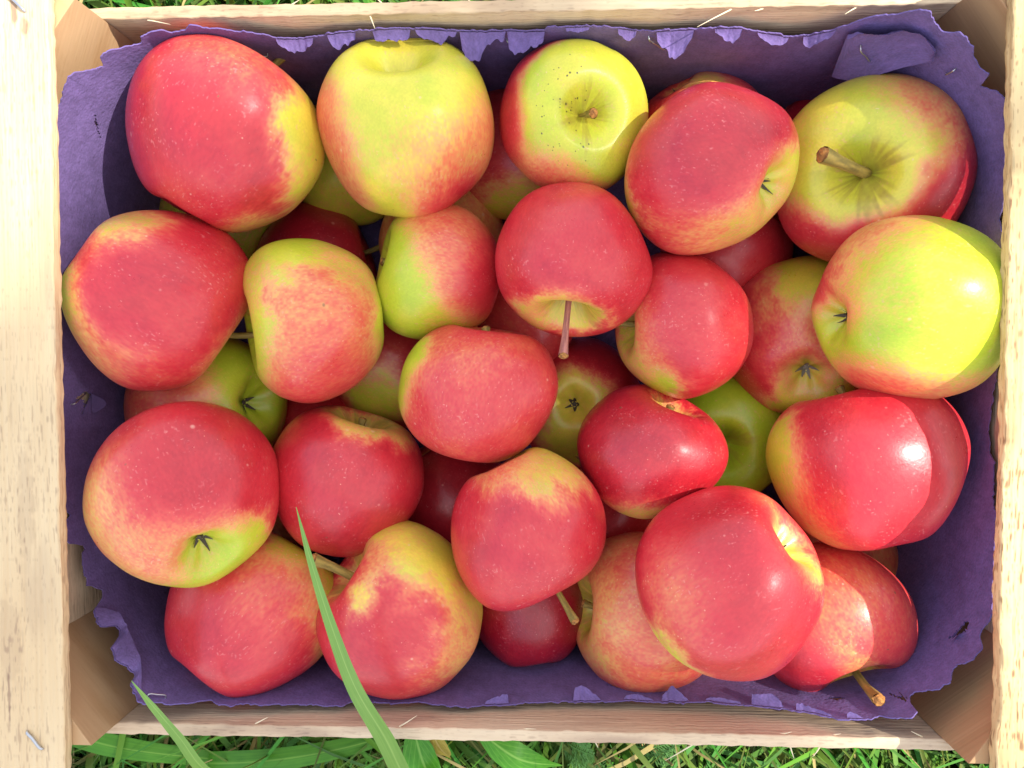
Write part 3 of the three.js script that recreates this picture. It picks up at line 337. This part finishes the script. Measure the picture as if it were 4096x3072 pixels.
["shaded plain green apple right of the glossy crimson apple",[0.1007,0.0395,0.0321],0.0331,[0.0553,-0.0,0.1319,0.9897],0.95,0.0,0.0,[],{},0],
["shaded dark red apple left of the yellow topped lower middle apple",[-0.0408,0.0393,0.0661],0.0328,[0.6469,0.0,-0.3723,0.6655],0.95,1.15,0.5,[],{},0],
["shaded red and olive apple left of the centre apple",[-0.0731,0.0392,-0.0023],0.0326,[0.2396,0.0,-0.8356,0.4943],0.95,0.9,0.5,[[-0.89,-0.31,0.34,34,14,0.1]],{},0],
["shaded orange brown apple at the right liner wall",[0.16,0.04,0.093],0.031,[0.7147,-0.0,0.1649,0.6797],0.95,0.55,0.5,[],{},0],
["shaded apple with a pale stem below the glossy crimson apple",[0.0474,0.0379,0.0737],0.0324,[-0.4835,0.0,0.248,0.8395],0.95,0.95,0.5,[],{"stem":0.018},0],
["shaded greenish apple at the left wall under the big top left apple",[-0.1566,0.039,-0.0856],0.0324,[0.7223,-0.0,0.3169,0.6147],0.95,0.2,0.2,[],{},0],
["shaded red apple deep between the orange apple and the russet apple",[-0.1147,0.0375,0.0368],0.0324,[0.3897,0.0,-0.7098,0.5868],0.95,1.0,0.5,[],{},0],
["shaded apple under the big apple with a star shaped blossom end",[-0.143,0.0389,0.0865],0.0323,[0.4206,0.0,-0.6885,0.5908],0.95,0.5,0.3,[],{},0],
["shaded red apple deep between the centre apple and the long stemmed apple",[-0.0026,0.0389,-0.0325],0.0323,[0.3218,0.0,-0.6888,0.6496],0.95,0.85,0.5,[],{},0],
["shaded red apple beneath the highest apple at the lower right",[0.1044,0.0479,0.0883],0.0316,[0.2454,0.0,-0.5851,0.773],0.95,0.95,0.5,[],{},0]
];
const skinRough = texture(256, 256, (i, j, o) => { const v = 96 + 70 * (fbm(i / 16, j / 16, 2) - 0.4) + 40 * (noise(i / 2.2, j / 2.2, 5) - 0.5); o[0] = o[1] = o[2] = v; o[1] = v; }, false); skinRough.repeat.set(3, 2);
const skinBump = texture(512, 256, (i, j, o) => { o[0] = o[1] = o[2] = 128 + 70 * (noise(i / 512 * 96, j / 256 * 48, 2) - 0.5) + 60 * (noise(i / 512 * 256, j / 256 * 128, 7) - 0.5); }, false); skinBump.repeat.set(2, 2);
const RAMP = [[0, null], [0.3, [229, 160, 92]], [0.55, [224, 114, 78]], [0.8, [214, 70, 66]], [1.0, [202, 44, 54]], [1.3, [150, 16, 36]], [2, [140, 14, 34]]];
function skinTexture(idx, base, hue, lobes, opt, W, H) {
  const r = rng(1000 + idx * 17), sd = idx * 3.71, d = new Uint8Array(W * H * 4);
  const g0 = [lerp(172, 232, hue), lerp(196, 208, hue), lerp(40, 76, hue)];
  const L = lobes.map((l) => { const n = Math.hypot(l[0], l[1], l[2]); return [l[0] / n, l[1] / n, l[2] / n, l[3] * Math.PI / 180, l[4] * Math.PI / 180, l[5]]; });
  for (let j = 0; j < H; j++) {
    const th = (1 - (j + 0.5) / H) * Math.PI, st = Math.sin(th), y = Math.cos(th);
    for (let i = 0; i < W; i++) {
      const ph = (i + 0.5) / W * Math.PI * 2, x = st * Math.cos(ph), z = st * Math.sin(ph);
      const warp = fbm(x * 2.6 + sd, y * 2.6 + 4, z * 2.6 + sd) - 0.5;
      const calm = 0.25 + 0.75 * smooth(0.05, 0.5, st), streak = (noise(x * 12 + sd, y * 4.2, z * 12) - 0.5) * calm, fine = (noise(x * 44 + sd, y * 24 + 3, z * 44) - 0.5) * calm, grain = noise(x * 70, y * 46 + sd, z * 70) - 0.5;
      let m = base + warp * 0.22;
      for (const l of L) {
        const c = x * l[0] + y * l[1] + z * l[2]; if (c < Math.cos(Math.min(3.1, l[3] + l[4] + 0.45))) continue;
        const a = Math.acos(clamp(c, -1, 1)) + warp * 0.42 + streak * 0.07 + fine * 0.03;
        const t = 1 - smooth(l[3] - l[4] * 1.3, l[3] + l[4] * 1.5, a); m = lerp(m, l[5] + warp * 0.15, t);
      }
      // the hollows at either end stay green
      const top = th, bot = Math.PI - th;
      const kt = 1 - smooth(0.16, 0.42, top + streak * 0.2 + fine * 0.1), kb = 1 - smooth(0.1, 0.34, bot + streak * 0.16 + fine * 0.06);
      m = lerp(m, Math.min(m, 0.12), kt * 0.85); m = lerp(m, Math.min(m, 0.1), kb * 0.85);
      const w = clamp(4 * m * (1 - m), 0, 1);
      m += streak * (0.05 + 0.09 * w) + fine * (0.09 + 0.15 * w) + grain * (0.06 + 0.08 * w);
      m = clamp(m < 1 ? (m - 0.08) / 0.92 : m, 0, 1.9);
      let a = 0; while (m > RAMP[a + 1][0]) a++;
      const A = RAMP[a][1] ?? g0, B = RAMP[a + 1][1], t = (m - RAMP[a][0]) / (RAMP[a + 1][0] - RAMP[a][0]);
      let R = lerp(A[0], B[0], t), G = lerp(A[1], B[1], t), Bl = lerp(A[2], B[2], t);
      if (m < 0.5) { const gq = (fbm(x * 3 + 9, y * 3 + sd, z * 3) - 0.5) * (0.5 - m) * 2; R -= gq * 60; G -= gq * 16; Bl -= gq * 30; }
      const k = 1 + grain * 0.06; R *= k; G *= k; Bl *= k;
      // rubbed waxy flecks
      const fl = smooth(0.70, 0.95, noise(x * 52 + 7, y * 34 + sd, z * 52)) * smooth(0.35, 0.7, noise(x * 5 + sd, y * 5, z * 5 + 3)) * 0.42; R = lerp(R, 236, fl * 0.8); G = lerp(G, 170, fl); Bl = lerp(Bl, 150, fl);
      // russet round the stem
      let ru = (1 - smooth(0.05, opt.russet === 2 ? 0.62 : 0.30, top + (noise(Math.cos(ph) * 3 + sd, Math.sin(ph) * 3, 2) - 0.5) * 0.4 + (noise(Math.cos(ph) * 11 + sd, Math.sin(ph) * 11, 5) - 0.5) * 0.35)) * (opt.russet < 0 ? 0.05 : opt.russet === 2 ? 0.75 : opt.russet ? 0.5 : 0.35);
      ru *= 0.6 + 0.8 * noise(x * 30, y * 30, z * 30 + sd); ru = clamp(ru, 0, 0.85);
      R = lerp(R, 158, ru); G = lerp(G, 134, ru); Bl = lerp(Bl, 58, ru);
      const o = (j * W + i) * 4; d[o] = clamp(R, 0, 255); d[o + 1] = clamp(G, 0, 255); d[o + 2] = clamp(Bl, 0, 255); d[o + 3] = 255;
    }
  }
  const dab = (th, ph, sx, sy, col, k) => {                       // a small spot on the skin
    const ci = ph / (2 * Math.PI) * W, cj = (1 - th / Math.PI) * H, rx = sx / Math.max(0.15, Math.sin(th)) * W / (2 * Math.PI), ry = sy * H / Math.PI;
    for (let b = Math.floor(cj - ry - 1); b <= cj + ry + 1; b++) for (let a = Math.floor(ci - rx - 1); a <= ci + rx + 1; a++) {
      if (b < 0 || b >= H) continue; const q = Math.hypot((a + 0.5 - ci) / (rx + 0.3), (b + 0.5 - cj) / (ry + 0.3)); if (q > 1) continue;
      const o = (b * W + ((a % W) + W) % W) * 4, t = k * smooth(1, 0.35, q); for (let c = 0; c < 3; c++) d[o + c] = lerp(d[o + c], col[c], t);
    }
  };
  const n = 210 + Math.floor(r() * 120);
  for (let q = 0; q < n; q++) { const y = 1 - 2 * r(), th = Math.acos(y), s = 0.004 + 0.007 * r() * r(); dab(th, r() * 6.283, s, s * (0.8 + 0.5 * r()), [240, 190, 152], 0.3 + 0.5 * r()); }
  for (let q = 0; q < 44; q++) { const th = 0.4 + r() * 2.3, s = 0.012 + 0.03 * r() * r(); dab(th, r() * 6.283, r() < 0.5 ? s : 0.005, r() < 0.5 ? s : 0.005, [238, 200, 170], 0.3 + 0.3 * r()); }
  for (let q = 0; q < 3; q++) dab(0.5 + r() * 2, r() * 6.283, 0.008 + 0.018 * r(), 0.008 + 0.014 * r(), [120, 96, 62], 0.7 * r() + 0.2);
  if (opt.specks) for (let q = 0; q < 46; q++) { const s = 0.006 + 0.012 * r() * r(); dab(0.12 + 0.6 * Math.pow(r(), 0.8), r() * 3.2 - 0.6 + idx, s, s * (0.6 + r() * 0.8), [52, 50, 30], 0.85); }
  const t = new THREE.DataTexture(d, W, H); t.colorSpace = THREE.SRGBColorSpace; t.magFilter = THREE.LinearFilter; t.minFilter = THREE.LinearMipmapLinearFilter; t.generateMipmaps = true; t.wrapS = THREE.RepeatWrapping; t.needsUpdate = true; return t;
}
M.stem = new THREE.MeshStandardMaterial({ map: texture(64, 128, (i, j, o) => { const f = noise(i / 5, j / 24, 3), q = noise(i / 2, j / 3, 4); o[0] = 118 + 56 * f + 20 * q; o[1] = 104 + 44 * f + 16 * q; o[2] = 52 + 26 * f; }), roughness: 0.75 });
M.stemPink = new THREE.MeshStandardMaterial({ map: texture(64, 128, (i, j, o) => { const f = noise(i / 5, j / 24, 3), q = noise(i / 2, j / 3, 4); o[0] = 140 + 50 * f + 20 * q; o[1] = 84 + 40 * f + 16 * q; o[2] = 80 + 40 * f; }), roughness: 0.75 });
M.stemTip = new THREE.MeshStandardMaterial({ map: texture(32, 32, (i, j, o) => { const q = noise(i / 3, j / 3, 4); o[0] = 112 + 90 * q; o[1] = 72 + 66 * q; o[2] = 34 + 34 * q; }), roughness: 0.9 });
M.sepal = new THREE.MeshStandardMaterial({ color: new THREE.Color(0.085, 0.066, 0.045), roughness: 0.95, side: THREE.DoubleSide });
M.sepalPale = new THREE.MeshStandardMaterial({ color: new THREE.Color(0.24, 0.22, 0.16), roughness: 0.95, side: THREE.DoubleSide });

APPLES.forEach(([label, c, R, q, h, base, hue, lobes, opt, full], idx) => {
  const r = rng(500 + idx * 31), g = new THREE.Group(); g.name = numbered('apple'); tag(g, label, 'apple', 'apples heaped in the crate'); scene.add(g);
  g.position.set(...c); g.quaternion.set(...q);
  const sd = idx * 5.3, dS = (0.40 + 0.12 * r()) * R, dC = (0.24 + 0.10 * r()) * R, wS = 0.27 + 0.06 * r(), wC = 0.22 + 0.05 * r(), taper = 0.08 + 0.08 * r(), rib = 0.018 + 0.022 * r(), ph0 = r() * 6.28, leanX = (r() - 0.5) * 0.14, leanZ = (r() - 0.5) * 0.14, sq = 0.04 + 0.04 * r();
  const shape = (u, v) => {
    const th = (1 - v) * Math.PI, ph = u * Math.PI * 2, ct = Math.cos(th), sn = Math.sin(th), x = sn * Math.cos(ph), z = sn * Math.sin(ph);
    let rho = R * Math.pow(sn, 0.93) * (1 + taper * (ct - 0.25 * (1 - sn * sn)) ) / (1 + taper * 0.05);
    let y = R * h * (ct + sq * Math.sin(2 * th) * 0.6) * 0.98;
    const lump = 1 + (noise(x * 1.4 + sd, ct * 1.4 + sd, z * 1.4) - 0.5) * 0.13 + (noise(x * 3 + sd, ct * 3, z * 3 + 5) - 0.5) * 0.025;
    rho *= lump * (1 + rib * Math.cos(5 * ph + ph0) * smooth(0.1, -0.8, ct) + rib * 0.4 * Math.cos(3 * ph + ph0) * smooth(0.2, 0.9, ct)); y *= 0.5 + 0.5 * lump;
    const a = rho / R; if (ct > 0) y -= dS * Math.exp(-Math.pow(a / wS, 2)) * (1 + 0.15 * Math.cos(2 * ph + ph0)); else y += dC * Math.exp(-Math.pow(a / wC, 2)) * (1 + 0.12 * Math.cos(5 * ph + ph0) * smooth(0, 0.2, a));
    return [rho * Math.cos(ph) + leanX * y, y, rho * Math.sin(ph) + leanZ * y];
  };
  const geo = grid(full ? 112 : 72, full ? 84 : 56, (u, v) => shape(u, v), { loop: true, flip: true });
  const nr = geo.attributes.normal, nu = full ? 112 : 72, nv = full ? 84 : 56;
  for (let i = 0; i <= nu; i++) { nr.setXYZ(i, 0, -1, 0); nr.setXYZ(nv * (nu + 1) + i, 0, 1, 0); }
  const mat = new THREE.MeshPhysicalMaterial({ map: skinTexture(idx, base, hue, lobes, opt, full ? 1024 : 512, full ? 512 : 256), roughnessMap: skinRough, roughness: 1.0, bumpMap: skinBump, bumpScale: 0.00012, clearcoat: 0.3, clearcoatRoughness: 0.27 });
  part('skin', geo, mat, g);
  // stem
  const yS = shape(0, 1)[1] - 0.0005, len = opt.stem ?? 0.008, sx = shape(0, 1)[0], sz = shape(0, 1)[2];
  {
    const dir = new THREE.Vector3(...(opt.stemdir ?? [(r() - 0.5) * 0.5, 1, (r() - 0.5) * 0.5])).normalize(), rise = opt.stem > 0.008 ? dS * 0.95 : Math.min(dS * 0.8, len * 0.8);
    const p0 = [sx, yS, sz], p1 = [sx + dir.x * 0.001, yS + rise * 0.55, sz + dir.z * 0.001], p2 = [sx + dir.x * len * 0.5, yS + rise * 0.8 + dir.y * len * 0.5, sz + dir.z * len * 0.5], p3 = [sx + dir.x * len * 1.1, yS + rise * 0.85 + dir.y * len, sz + dir.z * len * 1.1];
    const pts = [p0, p1, p2, p3], w = (opt.thick ?? 1) * (0.0013 + 0.0003 * r());
    const s = part('stem', tube(pts, [w * 1.15, w, w * 0.95, w * 1.05, w * 1.5], 9, 22), opt.pink ? M.stemPink : M.stem, g);
    const e = new THREE.Vector3(p3[0] - p2[0], p3[1] - p2[1], p3[2] - p2[2]).normalize();
    const tip = new THREE.IcosahedronGeometry(w * 1.3, 2); const tp = tip.attributes.position; for (let i = 0; i < tp.count; i++) { const k = 0.8 + 0.45 * noise(tp.getX(i) * 2400 + sd, tp.getY(i) * 2400, tp.getZ(i) * 2400); tp.setXYZ(i, tp.getX(i) * k, tp.getY(i) * k * 0.5, tp.getZ(i) * k); } tip.computeVertexNormals();
    const tm = part('stem_tip', tip, M.stemTip, s); tm.position.set(...p3); tm.quaternion.setFromUnitVectors(new THREE.Vector3(0, 1, 0), e);
  }
  // withered blossom end: five curled sepals
  const C0 = shape(0, 0), sep = [];
  for (let k = 0; k < 5; k++) {
    const a = k / 5 * 6.283 + ph0 + (r() - 0.5) * 0.5, L = (idx === 11 ? 1.5 : 1.2) * (0.0034 + 0.0030 * r()), w = (idx === 11 ? 1.5 : 1.1) * (0.0007 + 0.0005 * r()), cu = r() * 0.9;
    sep.push(grid(3, 6, (u, v) => { const o = (u - 0.5) * 2 * w * (1 - v * 0.85), rr = 0.0006 + L * (0.75 * v - cu * 0.55 * v * v), yy = -L * (0.75 * v) - 0.0004 * Math.abs(u - 0.5); return [C0[0] + Math.cos(a) * rr - Math.sin(a) * o, C0[1] + 0.0004 + yy, C0[2] + Math.sin(a) * rr + Math.cos(a) * o]; }));
  }
  const cup = new THREE.SphereGeometry(0.0016, 10, 6); cup.scale(1, 0.5, 1); cup.translate(C0[0], C0[1], C0[2]); sep.push(cup);
  part('blossom_end', mergeGeometries(sep.map((x) => x)), idx === 11 ? M.sepalPale : M.sepal, g);
});

// ---------------------------------------------------------------- grass
M.grass = new THREE.MeshPhysicalMaterial({ color: 0xffffff, roughness: 0.65, specularIntensity: 0.5, side: THREE.DoubleSide });
function bladeGeometry(len, w, bend, fold, twist, segs = 7) {
  return grid(2, segs, (u, v) => { const a = bend * v * v, t = twist * v, o = (u - 0.5) * 2, ww = w * (v < 0.15 ? 0.7 + 2 * v : Math.pow(1 - (v - 0.15) / 0.85, 0.6) + 0.02), up = len * (v - 0.18 * a * v), out = len * 0.5 * a * v; return [o * ww * Math.cos(t), up + Math.abs(o) * fold * ww, out + o * ww * Math.sin(t)]; });
}
{
  const r = rng(99), kinds = [bladeGeometry(0.09, 0.0013, 0.9, 0.4, 0.5), bladeGeometry(0.075, 0.0018, 1.3, 0.5, -0.6), bladeGeometry(0.11, 0.0022, 1.6, 0.3, 0.9), bladeGeometry(0.05, 0.001, 0.6, 0.4, 0.3)];
  const lists = kinds.map(() => []), TIPS = kinds.map((g) => [11, 17, 20, 23].map((i) => new THREE.Vector3().fromBufferAttribute(g.attributes.position, i).toArray()));
  let n = 0;
  while (n < 40000) {
    const near = n < 11000, x = (r() - 0.5) * (near ? 0.66 : n < 20000 ? 1.3 : 3), z = (r() - 0.5) * (near ? 0.56 : n < 20000 ? 1.2 : 3);
    if (Math.abs(x) < 0.2025 && Math.abs(z) < 0.1505) continue;
    const dx = Math.max(0, Math.abs(x) - 0.2) * Math.sign(x), dz = Math.max(0, Math.abs(z) - 0.148) * Math.sign(z), edge = Math.hypot(dx, dz) < 0.07;
    const ang = edge ? Math.atan2(dx, dz) + (r() - 0.5) * 2.8 : r() * 6.283, k = Math.floor(Math.pow(r(), 1.1) * 4), s = 0.6 + 0.6 * r(), o = new THREE.Object3D();
    o.position.set(x, -0.004, z); o.rotation.set(edge ? r() * 0.55 : (r() - 0.2) * 0.5, ang, 0, 'YXZ'); o.scale.set(s * (0.8 + 0.5 * r()), s, s); o.updateMatrix();
    if (TIPS[k].some((t) => { const p = new THREE.Vector3(...t).applyMatrix4(o.matrix); return Math.abs(p.x) < 0.204 && Math.abs(p.z) < 0.1535; })) continue;
    const c = new THREE.Color(), yel = r(); if (yel < 0.05) c.setRGB(0.34, 0.27, 0.10); else c.setRGB(0.04 + 0.08 * r(), 0.115 + 0.13 * r(), 0.012 + 0.018 * r()); lists[k].push([o.matrix.clone(), c]); n++;
  }
  kinds.forEach((geo, k) => { const m = new THREE.InstancedMesh(geo, M.grass, lists[k].length); lists[k].forEach(([a, c], i) => { m.setMatrixAt(i, a); m.setColorAt(i, c); }); m.name = numbered('grass'); m.castShadow = m.receiveShadow = true; tag(m, ['thin green lawn grass around the crate', 'short broad green grass around the crate', 'long arching green grass around the crate', 'fine low green grass around the crate'][k], 'grass', null, 'stuff'); scene.add(m); });
}
// a broad ribbon of leaf along a path of points, half width given along it, folded along the middle
function ribbon(points, half, fold, side, seg = 40) {
  const c = new THREE.CatmullRomCurve3(points.map((p) => new THREE.Vector3(...p))), sd = new THREE.Vector3(...side).normalize();
  const wf = (t) => { const x = t * (half.length - 1), i = Math.min(half.length - 2, Math.floor(x)); return lerp(half[i], half[i + 1], x - i); };
  return grid(8, seg, (u, v) => { const P = c.getPoint(v), T = c.getTangent(v), S = sd.clone().addScaledVector(T, -sd.dot(T)).normalize(), N = new THREE.Vector3().crossVectors(T, S).normalize(), o = (u - 0.5) * 2, w = wf(v); return [P.x + S.x * o * w + N.x * fold * w * Math.abs(o), P.y + S.y * o * w + N.y * fold * w * Math.abs(o), P.z + S.z * o * w + N.z * fold * w * Math.abs(o)]; }, { uvf: (u, v) => [u, v] });
}
const leafMap = (a, b, rib, seed, veins = 0) => texture(64, 512, (i, j, o) => { const u = Math.abs(i / 63 - 0.5) * 2, v = j / 512, n = noise(i / 2.2, j / 60, seed) * 0.6 + noise(i / 8, j / 14, seed + 4) * 0.4, mid = 1 - smooth(0.02, 0.12, u), vn = veins ? smooth(0.75, 1, Math.sin((v * veins - u * 3.2) * 6.283)) * 0.35 : 0; for (let c = 0; c < 3; c++) o[c] = lerp(lerp(a[c], b[c], n), rib[c], Math.max(mid * 0.8, vn)); });
const leafMat = (map, rough = 0.5) => new THREE.MeshPhysicalMaterial({ map, roughness: rough, specularIntensity: 0.5, side: THREE.DoubleSide });
M.bladePale = leafMat(leafMap([108, 144, 66], [128, 160, 78], [146, 174, 92], 3));
M.bladeDark = leafMat(leafMap([58, 112, 26], [84, 138, 38], [112, 154, 60], 5));
M.leafGreen = leafMat(leafMap([62, 124, 30], [84, 148, 40], [134, 176, 84], 8, 7), 0.42);
M.leafDry = leafMat(leafMap([150, 130, 50], [178, 160, 76], [196, 170, 110], 9, 6), 0.7);
M.feather = new THREE.MeshStandardMaterial({ color: new THREE.Color(0.10, 0.25, 0.05), roughness: 0.7, side: THREE.DoubleSide });
const single = (name, label, category, geo, mat) => { const m = part(numbered(name), geo, mat, scene); return tag(m, label, category); };
single('grass_blade', 'long pale green grass blade lying across the lower apples', 'grass blade', ribbon([[-0.0776, 0.178, 0.0442], [-0.0719, 0.182, 0.0603], [-0.0656, 0.180, 0.0836], [-0.0591, 0.172, 0.1099], [-0.0519, 0.155, 0.1368], [-0.0483, 0.120, 0.1742], [-0.047, 0.06, 0.2], [-0.047, -0.004, 0.21]], [0.0001, 0.0012, 0.0021, 0.0030, 0.0038, 0.0042, 0.0044, 0.004], 0.22, [1, 0.1, -0.35], 60), M.bladePale);
single('grass_blade', 'shorter pale grass blade over the lower left corner post', 'grass blade', ribbon([[-0.1433, 0.168, 0.1113], [-0.1364, 0.166, 0.1216], [-0.1308, 0.158, 0.1369], [-0.1295, 0.135, 0.1629], [-0.129, 0.07, 0.19], [-0.129, -0.004, 0.2]], [0.0001, 0.0016, 0.0022, 0.0026, 0.003, 0.003], 0.25, [1, 0.1, -0.6], 50), M.bladePale);
single('wide_grass_blade', 'broad dark green grass blade lying below the left half of the bottom slat', 'grass blade', ribbon([[-0.185, 0.03, 0.215], [-0.155, 0.062, 0.199], [-0.115, 0.072, 0.190], [-0.078, 0.067, 0.1835], [-0.05, 0.05, 0.179]], [0.0052, 0.0056, 0.0052, 0.004, 0.0006], 0.2, [0.2, 0.25, 1], 40), M.bladeDark);
single('wide_grass_blade', 'broad dark green grass blade at the bottom edge under the lower left post', 'grass blade', ribbon([[-0.30, 0.03, 0.165], [-0.26, 0.055, 0.178], [-0.215, 0.066, 0.188], [-0.17, 0.055, 0.2], [-0.14, 0.03, 0.215]], [0.004, 0.0056, 0.0056, 0.004, 0.0006], 0.2, [-0.2, 0.25, 1], 40), M.bladeDark);
function ovalLeaf(a, b, w, lift, side) { const m = [(a[0] + b[0]) / 2, (a[1] + b[1]) / 2 + lift, (a[2] + b[2]) / 2]; return ribbon([a, m, b], [0.0008, w * 0.55, w * 0.92, w, w * 0.9, w * 0.62, w * 0.2, 0.0002], 0.18, side, 36); }
single('oval_leaf', 'bright green oval leaf pointing down, below the middle of the bottom slat', 'leaf', ovalLeaf([-0.0555, 0.075, 0.168], [-0.0415, 0.052, 0.215], 0.0088, 0.012, [1, 0.15, -0.3]), M.leafGreen);
single('oval_leaf', 'bright green oval leaf pointing right, below the bottom slat', 'leaf', ovalLeaf([-0.026, 0.072, 0.172], [0.0185, 0.06, 0.1975], 0.0072, 0.012, [-0.4, 0.3, 1]), M.leafGreen);
single('withered_leaf', 'small yellow brown withered leaf between the two oval leaves', 'leaf', ovalLeaf([-0.046, 0.078, 0.170], [-0.037, 0.066, 0.192], 0.006, 0.004, [1, 0.35, -0.2]), M.leafDry);
// feathery yarrow-like leaves: a rachis with small toothed leaflets
function featherLeaf(a, b, lift, size, seed) {
  const r = rng(seed), c = new THREE.CatmullRomCurve3([new THREE.Vector3(...a), new THREE.Vector3((a[0] + b[0]) / 2, (a[1] + b[1]) / 2 + lift, (a[2] + b[2]) / 2), new THREE.Vector3(...b)]), gs = [];
  gs.push(tube([c.getPoint(0).toArray(), c.getPoint(0.5).toArray(), c.getPoint(1).toArray()], [0.0007, 0.0005, 0.0002], 5, 10));
  const n = 26; for (let k = 2; k < n; k++) for (const s of [-1, 1]) {
    const t = k / n, P = c.getPoint(t), T = c.getTangent(t), S = new THREE.Vector3(-T.z, 0.15, T.x).normalize().multiplyScalar(s), L = size * Math.sin(Math.PI * Math.pow(t, 0.7)) * (0.75 + 0.5 * r()) + 0.001;
    const D = S.clone().addScaledVector(T, 0.55 + 0.3 * r()); D.y += (r() - 0.4) * 0.5; D.normalize(); const E = P.clone().addScaledVector(D, L);
    gs.push(ribbon([P.toArray(), P.clone().lerp(E, 0.5).toArray(), E.toArray()], [0.0004, 0.0005, 0.0001], 0.2, [T.x, T.y + 0.2, T.z], 3));
    for (let q = 0; q < 6; q++) { const f = 0.25 + 0.12 * q, Q = P.clone().lerp(E, f), d2 = D.clone().addScaledVector(T, (q % 2 ? 1 : -0.6)).normalize(); d2.y += (r() - 0.5) * 0.6; const F = Q.clone().addScaledVector(d2, L * 0.36 * (1 - f * 0.5)); gs.push(ribbon([Q.toArray(), Q.clone().lerp(F, 0.5).toArray(), F.toArray()], [0.0003, 0.0004, 0.0001], 0.2, [T.x + 0.3, 0.3, T.z], 2)); }
  }
  return mergeGeometries(gs);
}
[[[0.012, 0.02, 0.19], [0.034, 0.068, 0.188], 'feathery green leaf right of the oval leaf pointing right', 1], [[0.05, 0.02, 0.215], [0.022, 0.058, 0.197], 'feathery green leaf curling left at the bottom edge near the middle', 2], [[0.045, 0.02, 0.2], [0.078, 0.062, 0.182], 'feathery green leaf under the right half of the bottom slat', 3], [[0.09, 0.01, 0.2], [0.068, 0.055, 0.2], 'feathery green leaf at the bottom edge right of the middle', 4], [[-0.14, 0.01, 0.185], [-0.115, 0.055, 0.186], 'feathery green leaf right of the lower left post', 6], [[-0.16, 0.01, 0.2], [-0.128, 0.05, 0.2], 'feathery green leaf at the bottom edge below the lower left post', 7]].forEach(([a, b, l, s]) => single('feathery_leaf', l, 'leaf', featherLeaf(a, b, 0.012, 0.011, s * 13), M.feather));

renderer.render(scene, camera);
